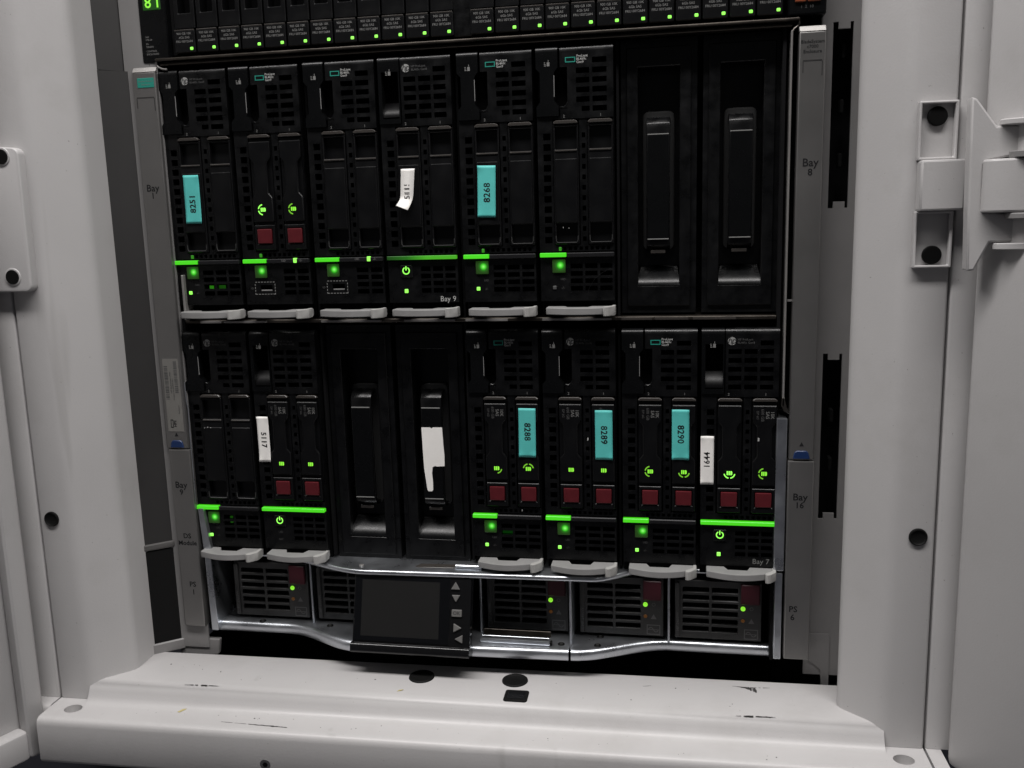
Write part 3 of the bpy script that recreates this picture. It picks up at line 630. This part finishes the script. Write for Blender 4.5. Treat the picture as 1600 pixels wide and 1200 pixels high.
ROWP = 191.86
def bay_left(b): c = (b // 2 - 1.5) * 111.8; return c - BW - 1.05 if b % 2 == 0 else c + 1.05
def sticker(parent, x0, x1, d0, d1, txt, m, spin, size=6.4, tilt=0.0, y=-2.0, label='', xt=None, dt=None, key=None):
    xc, dc = (x0 + x1) / 2, (d0 + d1) / 2
    rr = random.Random(txt + m); nx, nz = 8, 18; b = MB(); g = []
    cl = [rr.uniform(0.0, 1.3) for _ in range(4)]; wv = rr.uniform(0, 6)
    for a in range(nx + 1):
        for c in range(nz + 1):
            u, v = a / nx, c / nz; y_ = 0.05 * math.sin(wv + 9 * v)
            for q, (cu, cv) in enumerate(((0, 0), (1, 0), (0, 1), (1, 1))):
                d_ = max(0, 1 - math.hypot((u - cu) * 1.1, (v - cv) * 3.0) / 0.55); y_ -= cl[q] * d_ * d_
            g.append(((x0 - xc) + (x1 - x0) * u, y_ - 0.12, (d1 - dc) + (d0 - d1) * v))
    i0 = b._a(g)
    for a in range(nx):
        for c in range(nz): b.f.append((i0 + a * (nz + 1) + c, i0 + (a + 1) * (nz + 1) + c, i0 + (a + 1) * (nz + 1) + c + 1, i0 + a * (nz + 1) + c + 1))
    s_ = obj('sticker', b.mesh(m, angle=60), parent, (xc + HX, y, dc + HZ), (0, tilt, 0))
    sm = s_.modifiers.new('thickness', 'SOLIDIFY'); sm.thickness = 0.00011; sm.offset = -1
    if label: s_['label'] = label
    if txt: obj('lettering', text_mesh(txt, size, 'ink', spin=spin, space=1.06, bold=0.13), s_, ((xt or xc) - xc, -0.30, (dt or dc) - dc))
    return s_
VR = [(-8.9, -12.3, 1)] + [(-15.1 - 6.3 * k, -18.7 - 6.3 * k, 2) for k in range(4)]
def blade(bay, row, kind, logo, label, dr):
    x0 = bay_left(bay); zt = 436 - row * ROWP
    t = thing('blade_server', label, 'blade server', ((x0 - HX) * S, 0, (zt - HZ) * S), 'blade servers in the enclosure')
    obj('body', shared('bd', lambda: BB().box(0.5, 52.4, 9.2, 68, -181, -1.2).mesh('vent_dark')), t)
    # upper face with vent slots
    def face(full):
        b = BB(); h = []
        if full:
            cols = ((18.6, 27.4), (29.4, 38.0), (40.0, 48.8))
            h.append((40.0, 48.8, -12.3, -8.7))
            for k in range(5): h += [(a, c, -18.2 - 6.2 * k, -14.6 - 6.2 * k) for a, c in cols]
        else:
            h.append((38.6, 48.2, -12.3, -8.7)); h.append((16.0, 21.6, -41, -14.2))
            for k in range(4): h += [(27.6, 36.6, -18.7 - 6.25 * k, -15.1 - 6.25 * k), (38.6, 48.2, -18.7 - 6.25 * k, -15.1 - 6.25 * k)]
            h += [(31.2, 36.6, -43.4, -40.1), (38.6, 48.2, -43.6, -40.1)]
        b.plate(16.6, 52.6, -48, -4, 0, 6, h); roundtop(b, 16.6, 52.6, 0, 9, 4); return b.mesh('black_plastic')
    obj('upper_face', shared(('face', kind == 'C'), lambda: face(kind == 'C')), t)
    if kind != 'C':
        def lev():
            b = BB(); b.prism([(0.4, -4), (15.3, -4), (15.3, -14.4), (12.8, -17.4), (12.8, -36), (15.6, -39.6), (15.6, -46), (0.4, -46), (0.4, -39.6), (3.0, -36.5), (3.0, -17.4), (0.4, -14.6)], -1.0, 6)
            roundtop(b, 0.4, 15.3, -1.0, 9, 4); return b.mesh('black_gloss')
        obj('release_lever', shared('leva', lev), t)
        obj('lever_highlight', shared('leve', lambda: BB().box(12.62, 12.95, -1.25, -0.9, -33.5, -19.4).mesh('lever_grey')), t)  # pale sliver, a painted highlight along the lever neck
        obj('finger_well', shared('fw', lambda: BB().prism([(15.6, -41), (21.6, -41), (21.6, -36.5), (20.2, -39.2), (18.6, -40), (17.0, -39.4)], -0.3, 6).mesh('black_gloss', bevel=0.3)), t)
    else:
        def lev():
            b = BB(); b.plate(0.4, 15.9, -46, -4, -0.6, 8, [(3.0, 15.0, -42.5, -11)]); roundtop(b, 0.4, 15.9, -0.6, 9, 4)
            return b.mesh('black_gloss', angle=20)
        def lramp():
            b = BB()
            for k in range(8):
                P = lambda u: (7.4 * (1 - u) ** 1.7 - 0.3 * u, -31 - 10.6 * u)
                (ya, za), (yb, zb) = P(k / 8), P((k + 1) / 8)
                b.quad((3, yb, zb), (15, yb, zb), (15, ya, za), (3, ya, za))
            return b.mesh('ramp_dark', angle=50)
        lv = obj('release_lever', shared('levc', lev), t)
        obj('thumb_ramp', shared('levr', lramp), lv)
    def icon():
        b = BB()
        for k in range(3): b.box(6.2, 7.6 - k * 0.3, -1.15, -0.9, -13.3 + k, -12.8 + k)
        b.box(8.1, 9.9, -1.15, -0.9, -13.4, -10.8); b.box(8.9, 9.3, -1.15, -0.9, -10.6, -9.3); return b.mesh('print_grey')
    obj('icon', shared('icon', icon), t)
    if logo == 'hpe':
        obj('logo', shared('hpe', lambda: BB().plate(20.4, 27.3, -11.4, -8.0, -0.2, 0.1, [(21.0, 26.7, -10.8, -8.6)]).mesh('logo_green')), t)
        for k, s in enumerate(('ProLiant', 'BL460c', 'Gen9')): obj('lettering', text_mesh(s, 2.25, 'print_white', 'LEFT', bold=0.02), t, (28.0 + HX, -0.15, -7.6 - 1.95 * k + HZ))
    else:
        hp_logo(t, 20.8, -9.0)
        for k, s in enumerate(('HP ProLiant', 'BL465c Gen8' if kind == 'C' else 'BL460c Gen8')): obj('lettering', text_mesh(s, 2.1, 'print_dim', 'LEFT'), t, (24.6 + HX, -0.15, -8.0 - 2.2 * k + HZ))
    for s, x in (('2', 19.0), ('1', 44.0)): obj('lettering', text_mesh(s, 2.6, 'print_grey'), t, (x + HX, -0.15, -46.4 + HZ))
    # drive cage
    def cage():
        b = BB(); h = [(11.0, 29.2, -133, -48.2), (34.6, 52.4, -133, -48.2)]
        for k in range(11): h += [(4.4, 9.4, -61.6 - 7.0 * k, -57.2 - 7.0 * k), (30.9, 33.3, -60.6 - 7.0 * k, -57.4 - 7.0 * k)]
        for k in range(9): h.append((17.0 + 3.8 * k, 19.2 + 3.8 * k, -136.6, -134.2))
        b.plate(0.4, 52.6, -137.4, -46.2, 0.6, 7, h); return b.mesh('black_plastic')
    obj('drive_cage', shared('cage', cage), t)
    for k, x in enumerate((11.4, 35.0)):
        if dr is None: drive_blank(t, x)
        else: drive(t, x, dr[k][0], dr[k][1], dr[k][2])
    # light bar
    if kind == 'C':
        m = 'fading_bar' if (bay, row) == (3, 0) else 'led_bar'
        obj('light_bar', shared(('barC', m), lambda: BB().box(0.6, 52.0, -1.2, 3, -141.0, -138.3).mesh(m, bevel=0.3)), t)
    else:
        obj('light_bar', shared('barA', lambda: BB().box(0.6, 18.9, -1.2, 3, -141.2, -138.3).mesh('led_bar', bevel=0.3)), t)
        obj('bar_rest', shared('barB', lambda: BB().box(19.2, 52.5, -1.0, 3, -141.6, -138.4).mesh('bar_dark', bevel=0.5)), t)
        if row == 0 and bay in (0, 1, 4, 5):
            obj('led', shared('barled', lambda: BB().box(14.0, 15.8, -0.6, 3, -137.0, -134.4).mesh('led_dim', bevel=0.2)), t)
    # lower face
    usb = row == 0 and bay in (1, 2)
    def low(kind, usb):
        b = BB(); h = []
        cols = ((31.6, 40.4), (42.4, 51.0)) if usb else ((21.8, 30.2), (32.0, 40.6), (42.4, 51.0)) if kind != 'C' else ((25, 32.2), (34, 41.4), (43, 50.6))
        for k in range(4): h += [(a, c, -149.4 - 5.2 * k, -146.0 - 5.2 * k) for a, c in cols]
        if usb: h.append((12.2, 21.6, -162.2, -157.6))
        b.plate(0.6, 52.4, -172, -142, 1.4, 7, h); return b.mesh('black_plastic')
    obj('lower_face', shared(('low', kind == 'C', usb), lambda: low(kind, usb)), t)
    if kind == 'C':
        def pw():
            b = MB(); b.arc(0, 0, 2.0, 2.75, 118, 422, -0.2, 0.3, 20); b.box(-0.38, 0.38, -0.2, 0.3, 0.2, 3.2); return b.mesh('led_hot')
        k = obj('power_button', shared('pwc', lambda: MB().box(-4.6, 4.6, -0.5, 2, -4.6, 4.2).mesh('drive_black', bevel=0.5)), t, (14.2 + HX, 1.0, -149.0 + HZ))
        obj('power_symbol', shared('pws', pw), k, (0, -0.55, 0.2))
        if not (bay == 1 and row == 1):
            obj('led', shared('ledc', lambda: MB().box(-1.3, 1.3, -0.4, 1, -1.4, 1.4).mesh('led_hot', bevel=0.3)), t, (13.6 + HX, 1.2, -163.5 + HZ))
        else:
            obj('icon', text_mesh('UID', 2.2, 'print_dim'), t, (14 + HX, 1.25, -158.5 + HZ)); obj('icon', text_mesh('NIC', 2.2, 'print_dim'), t, (14 + HX, 1.25, -164.5 + HZ))
    else:
        k = obj('power_button', shared('pwa', lambda: MB().box(-4.6, 4.6, -0.6, 2, -4.6, 4.6).mesh('lit_button', bevel=0.5, seg=2)), t, (13.6 + HX, 0.9, (-148.2 if row else -147.6) + HZ))
        if not usb:
            on = not (row == 0 and bay == 5)
            obj('led', shared(('leda', on), lambda: MB().box(-1.25, 1.25, -0.4, 1, -1.25, 1.25).mesh('led_hot' if on else 'print_dim', bevel=0.3)), t, (10.4 + HX, 1.2, -162.6 + HZ))
            obj('icon', text_mesh('UID', 2.0, 'print_dim'), t, (16.4 + HX, 1.25, -156.8 + HZ)); obj('icon', text_mesh('-/-', 2.6, 'print_dim'), t, (16.4 + HX, 1.25, -162.8 + HZ))
        else:
            def dash():
                b = BB()
                for k in range(7): b.box(8.4 + 2.3 * k, 9.8 + 2.3 * k, 1.2, 1.5, -155.6, -155.1); b.box(8.4 + 2.3 * k, 9.8 + 2.3 * k, 1.2, 1.5, -164.6, -164.1)
                for k in range(4): b.box(7.9, 8.4, 1.2, 1.5, -158 - 2.2 * k, -156.8 - 2.2 * k); b.box(23.6, 24.1, 1.2, 1.5, -158 - 2.2 * k, -156.8 - 2.2 * k)
                return b.mesh('print_grey')
            obj('port_outline', shared('dash', dash), t)
            obj('port_tongue', shared('ptg', lambda: BB().box(12.6, 21.2, 2, 6.8, -161.9, -161.1).mesh('lever_grey')), t)
            obj('lettering', text_mesh('SD', 2.0, 'print_dim'), t, (5.6 + HX, 1.25, -160 + HZ))
            obj('led', shared('ledu', lambda: BB().box(40.6, 43.2, -1.3, 1, -141.4, -138.0).mesh('led_hot', bevel=0.3)), t)
            obj('icon', text_mesh('UID', 2.0, 'print_grey'), t, (33 + HX, -1.1, -139.8 + HZ)); obj('icon', text_mesh('-/-', 2.6, 'print_grey'), t, (46.4 + HX, -1.1, -139.8 + HZ))
    # eject lever at the bottom
    dh = -3.0 if row == 0 else 0.0
    def handle():
        b = MB(ox=HX, oz=HZ)
        f_ = [(x, -7.5 - 6.0 * math.sin(math.pi * min(1, max(0, (x - 5.0) / 44.0))) ** 0.9 if False else -7.5 - 5.8 * math.sin(math.pi * (x - 5.0) / 44.0)) for x in [5 + 1.85 * k for k in range(23)]]
        pts = f_ + [(47.5, -7.2), (52.0, -6.0), (52.6, 4), (36, 4), (33.5, -3.5), (20, -3.5), (17.5, 2.5), (14, 4), (5.0, 4)]
        b.prism(pts, -178.0, -173.2, 'z'); return b.mesh('lever_grey', bevel=0.45, seg=2)
    jr = random.Random(bay * 7 + row * 31)
    h_ = obj('eject_lever', shared('handle', handle), t, (jr.uniform(-0.3, 0.3), jr.uniform(-0.9, 0.5), dh + jr.uniform(-0.4, 0.4)), (0, R(jr.uniform(-0.35, 0.35)), 0))
    obj('lever_hook', shared('hook', lambda: MB(ox=HX, oz=HZ).prism([(45.2, -12.6), (47.0, -13.4), (49.0, -12.4), (53.2, -7), (53.2, 1), (50.8, 1), (50.4, -5), (45.6, -9.6)], -178.9, -172.2, 'z').mesh('hook_grey', bevel=0.5, seg=2)), h_)
    return t
T = ('TL', 'TR', 'BL', 'BR')
b1 = blade(0, 0, 'B', 'hp', 'black blade server with a teal 8251 sticker, leftmost in the top row', None)
sticker(b1, 14.0, 26.4, -75.8, -111.0, '8251', 'teal_paper', 90, dt=-96.5, xt=20.4, label='teal paper sticker reading 8251', tilt=R(0.5))
b2 = blade(1, 0, 'A', 'hpe', 'black blade server with two lit drives and red buttons in the top row', [(('TL', 'BL'), False, True), (('TL', 'BL'), False, False)])
b3 = blade(2, 0, 'A', 'hpe', 'black blade server without sticker between lit drives and the curled 5115 label', None)
b4 = blade(3, 0, 'C', 'hp', 'black blade server with a curled white 5115 sticker and fading green bar', None)
b5 = blade(4, 0, 'A', 'hpe', 'black blade server with a teal 8268 sticker in the top row', None)
sticker(b5, 12.8, 25.6, -77.1, -112.5, '8268', 'teal_paper', 90, dt=-95.5, xt=19.6, label='teal paper sticker reading 8268', tilt=R(1.6))
b6 = blade(5, 0, 'A', 'hpe', 'black blade server without sticker, rightmost of the top row beside the blanks', None)
b9 = blade(0, 1, 'B', 'hp', 'black blade server with empty drive blanks, leftmost in the bottom row', None)
b10 = blade(1, 1, 'C', 'hp', 'black blade server with a white 5117 sticker and full width green bar', [((), True, False), ((), True, False)])
sticker(b10, 1.8, 11.2, -65.8, -101.4, '5117', 'white_paper', -90, size=5.8, y=-0.4, dt=-84, label='white paper sticker reading 5117')
b13 = blade(4, 1, 'A', 'hpe', 'black blade server with a teal 8288 sticker, beside the torn-sticker blank', [(('BR',), True, False), (('TL', 'TR'), False, False)])
sticker(b13, 37.4, 49.9, -57.1, -93.4, '8288', 'teal_paper', -90, dt=-74.5, label='teal paper sticker reading 8288', tilt=R(0.6))
b14 = blade(5, 1, 'B', 'hp', 'black blade server with round silver logo and a teal 8289 sticker', [((), True, False), ((), True, False)])
sticker(b14, 37.9, 50.3, -58.0, -94.2, '8289', 'teal_paper', -90, dt=-76.0, label='teal paper sticker reading 8289')
b15 = blade(6, 1, 'A', 'hpe', 'black blade server with a teal 8290 sticker, second from the right in the bottom row', [(('TL', 'BL'), True, False), (('BL', 'BR'), False, False)])
sticker(b15, 35.3, 47.3, -57.0, -93.2, '8290', 'teal_paper', -90, dt=-74.8, label='teal paper sticker reading 8290')
b16 = blade(7, 1, 'C', 'hp', 'black blade server with a white 1644 sticker, rightmost in the bottom row', [(('BL', 'BR'), False, True), (('TL', 'BL'), True, False)])
sticker(b16, 0.2, 9.4, -76.1, -111.2, '1644', 'white_paper', 90, size=5.6, y=-0.4, dt=-93.5, label='white paper sticker reading 1644')
# curled sticker
def curled():
    b = BB(); n = 16; rows = []
    for k in range(n + 1):
        u = k / n; d = -77.2 - 26.5 * u; c = max(0, (u - 0.72) / 0.28); y = -2.2 - 6.5 * c * c
        sk = -1.6 * u - 1.0 * c
        rows.append([(14.6 + sk, y - 0.8 * c, d + 1.2 * c), (24.6 + sk * 1.6, y - 1.5 * c * c + 0.4 * c, d - 2.2 * c * u)])
    i = b._a([p for r in rows for p in r])
    for k in range(n): b.f.append((i + 2 * k, i + 2 * k + 1, i + 2 * k + 3, i + 2 * k + 2))
    return b
me = curled().mesh('white_paper', weld=False); so = obj('sticker', me, b4); so['label'] = 'white sticker reading 5115, its lower end curling away'
md = so.modifiers.new('s', 'SOLIDIFY'); md.thickness = 0.00012
obj('lettering', text_mesh('5115', 5.6, 'ink', spin=90, space=1.06, bold=0.06), so, (18.6 + HX, -2.5, -92.4 + HZ), (R(-4), 0, 0))
for s_, x, y_, dd, m in (('Bay 9', 44.6, 1.2, -169.6, 'print_white'),): obj('lettering', text_mesh(s_, 5.4, m), b4, (x + HX, y_, dd + HZ))
obj('lettering', text_mesh('Bay 7', 5.4, 'print_grey'), b16, (43.0 + HX, 1.2, -168.2 + HZ))
# glow of the inner board lights through the vents of the outer left blades
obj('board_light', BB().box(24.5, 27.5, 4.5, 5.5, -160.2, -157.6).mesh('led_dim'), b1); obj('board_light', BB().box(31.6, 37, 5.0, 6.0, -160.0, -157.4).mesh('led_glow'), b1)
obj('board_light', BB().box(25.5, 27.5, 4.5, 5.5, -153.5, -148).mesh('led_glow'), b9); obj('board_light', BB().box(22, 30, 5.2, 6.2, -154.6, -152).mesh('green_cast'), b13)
# small flecks on the faces
for par, x, d, r in ((b14, 32.6, -79.5, 1.0), (b16, 39.6, -78, 1.2), (b9, 16.4, -74.6, 0.5), (b9, 18.8, -74.9, 0.4), (b9, 13.6, -75.2, 0.35), (b6, 17.5, -121, 0.4), (b6, 21.5, -121.5, 0.35), (b13, 38.4, -134.2, 0.6)):
    obj('fleck', BB().prism([(x - r * 0.5, d - r), (x + r * 0.4, d - r * 0.8), (x + r * 0.5, d + r), (x - r * 0.4, d + r * 1.2)], -1.9, -1.6).mesh('print_white'), par)
# hair-thin loose thread across the vents of the right top blade
obj('thread', BB().tube([(33.5, -1.5, -171), (35, -2, -163), (39, -2, -156.5), (44, -1.6, -152.6), (49.5, -0.6, -149.6)], 0.11, 5).mesh('bar_dark'), b6)

# ================================================================== blanks
def blank(bay, row, label):
    x0 = bay_left(bay); zt = 436 - row * ROWP
    t = thing('filler_blank', label, 'filler blank', ((x0 - HX) * S, 0.012, (zt - HZ) * S), 'black filler blanks in empty bays')
    def frame():
        b = BB(); b.plate(0.2, 51.4, -182, 2.6, 0, 14, [(11.6, 39.8, -163, -15.5)]); return b.mesh('black_plastic')
    obj('frame', shared('bkf', frame), t)
    obj('raised_face', shared('bkr', lambda: BB().plate(4.0, 47.4, -177.2, -3.0, -1.6, 0.6, [(11.6, 39.8, -163, -15.5)]).mesh('black_plastic', bevel=0.5)), t)
    def pocket():
        b = BB(); b.quad((11.6, 14, -149.5), (39.8, 14, -149.5), (39.8, 14, -15.5), (11.6, 14, -15.5))
        b.quad((11.6, 14, -15.5), (39.8, 14, -15.5), (39.8, 13.2, -15.4), (11.6, 13.2, -15.4)); return b.mesh('black_plastic')
    obj('pocket', shared('bkp', pocket), t)
    def ramp():
        b = BB(); n = 10
        for k in range(n):
            def P(u): return (13.2 - 3.2 * u, 12.6 * (1 - u) ** 1.6 - 1.7 * u, -149.4 - 13.4 * u), (38.2 + 2.6 * u, 12.6 * (1 - u) ** 1.6 - 1.7 * u, -149.4 - 13.4 * u)
            a, c = P(k / n); d, e = P((k + 1) / n); b.quad(d, e, c, a)
        b.quad((11, 13.6, -163), (13.2, 12.6, -149.4), (10, -1.7, -162.8)); b.quad((40.8, 13.6, -163), (40.8, -1.7, -162.8), (38.2, 12.6, -149.4))
        return b.mesh('black_gloss', angle=50)
    obj('ramp', shared('bkm', ramp), t)
    P = arcpts(32.2, -47.6, 4.2, 0, 90) + arcpts(18.6, -47.6, 4.2, 90, 180) + arcpts(18.6, -135, 4.2, 180, 270) + arcpts(32.2, -135, 4.2, 270, 360)
    obj('grip_pad', shared('bkg', lambda: BB().prism(P, 10.4, 13.8).mesh('pad_grey', bevel=1.6, seg=3)), t)
    def strap():
        prof = [(10, -47.5), (5.5, -48.0), (1.8, -49.6), (-0.8, -52.6), (-1.4, -56), (-1.4, -132), (-0.6, -135), (2.2, -137.6), (7, -138.6), (10, -138.8), (10, -136), (3, -134.4), (1.2, -131), (1.2, -57), (2.6, -53), (6, -50.6), (10, -50)]
        b = BB(); b.prism(prof, 17.4, 33.4, 'x'); return b.mesh('black_plastic', bevel=0.3, angle=50)
    s_ = obj('strap', shared('bks', strap), t)
    obj('grip', shared('bkq', lambda: BB().box(17.8, 33.0, -2.9, -1.2, -130.4, -60.2).mesh('black_gloss', bevel=0.6, seg=2)), s_)
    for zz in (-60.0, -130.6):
        obj('grip_glint', shared(('bke', zz), lambda: BB().box(18.2, 32.6, -3.05, -2.2, zz - 0.35, zz + 0.35).mesh('print_grey', bevel=0.1)), s_)  # light grey strips put in as painted glints at the grip ends
    obj('catch', shared('bkc', lambda: BB().box(20.2, 30.4, 0.5, 3, -140.6, -138.2).mesh('latch_brown', bevel=0.3)), t)
    return t
blank(6, 0, 'black filler blank with strap handle, second from right in the top row')
blank(7, 0, 'black filler blank with strap handle at the right end of the top row')
k11 = blank(2, 1, 'plain black filler blank in the bottom row, right of the 5117 blade')
k12 = blank(3, 1, 'black filler blank with a torn white sticker on its strap handle')
torn = [(17.8, -74.8), (24.6, -74.8), (25.6, -75.6), (26.6, -74.7), (33.8, -74.7), (34.4, -90), (34.8, -96), (34.6, -104.6), (28.6, -105), (27.2, -104.6), (25.2, -105.6), (24.6, -110), (25.0, -118), (24.9, -123.4), (24.0, -124.6), (21.2, -124.6), (20.4, -123.4), (19.6, -116), (18.6, -107), (18.2, -95)]
s_ = obj('sticker', BB().prism(torn, -3.1, -2.95).mesh('white_paper', weld=True), k12); s_['label'] = 'torn blank white sticker'

# ================================================================== disk shelf above
dsk = thing('disk_shelf', 'black disk shelf with a row of green-lit drives above the enclosure', 'disk shelf', (0, 0, 0.4455))
K = lambda: MB(oz=-445.5)
obj('chassis', K().box(-222, 222, 22, 500, 446, 532).mesh('interior_black'), dsk)
obj('end_cap', K().box(-231.5, -209.5, -2, 20, 441, 533).mesh('black_gloss', bevel=1.2, seg=2), dsk)
ec = obj('end_cap', K().box(221.2, 245, -2, 20, 444.8, 533).mesh('black_gloss', bevel=1.2, seg=2), dsk)
for x0, x1 in ((225.6, 232.2), (233.4, 241.4)): obj('touch_point', K().box(x0, x1, -3.4, -1, 452.6, 461).mesh('orange', bevel=0.5), ec)
obj('lettering', text_mesh('1  2  10', 2.6, 'print_dim'), ec, (233, -2.15, 449.8 - 445.5))
for k, s in enumerate(('SAS', 'STB-34', 'SN', '78N0V0', 'CONTROL', 'ENCLOSURE')):
    obj('lettering', text_mesh(s, 1.75, 'print_grey', 'LEFT'), dsk, (-227.6, -2.15, (458.6, 456.6, 453.8, 451.8, 448.8, 446.7)[k] - 445.5))
dg = obj('digit_display', K().box(-227.5, -213.6, -2.3, 0, 477.0, 488.5).mesh('led_glow', bevel=0.3), dsk)
obj('lettering', text_mesh('81', 11.0, 'led_lime', space=1.35, bold=0.1), dg, (-219.4, -2.45, 481.8 - 445.5))
obj('centre_post', K().box(0.9, 14.0, 1, 20, 445.8, 532).mesh('black_plastic', bevel=0.5), dsk)
obj('left_post', K().box(-209.2, -206.2, 3, 20, 445.8, 532).mesh('interior_black'), dsk)
def disk(x):
    t = obj('drive', None, dsk, (x, 0, 0)); N = lambda: MB(oz=-445.5)
    obj('carrier', shared('dk1', lambda: N().plate(0.5, 16.7, 463.2, 530, 1.0, 14, [(4, 13.4, 474, 521)]).mesh('drive_black', bevel=0.5)), t)
    obj('carrier_back', shared('dk2', lambda: N().box(1, 16.2, 12, 16, 464, 529).mesh('vent_dark')), t)
    obj('latch_face', shared('dk3', lambda: N().box(0.5, 16.7, -1.0, 14, 446.4, 461.8).mesh('drive_black', bevel=0.6)), t)
    obj('latch_edge', shared('dk4', lambda: N().box(0.9, 16.3, -0.9, 0.5, 461.6, 462.5).mesh('latch_brown', bevel=0.2)), t)
    obj('led', shared('dk5', lambda: N().box(12.6, 15.0, -1.4, 0, 448.2, 450.2).mesh('led_hot', bevel=0.35)), t)
    for k, s in enumerate(('900 GB 10K', '6Gb SAS', 'FRU 00Y2684')): obj('lettering', text_mesh(s, 2.3, 'print_grey'), t, (8.6, -1.12, (459.6, 456.9, 454.2)[k] - 445.5))
for k in range(12): disk(-206.4 + 17.35 * k)
for k in range(12): disk(12.6 + 17.2 * k)
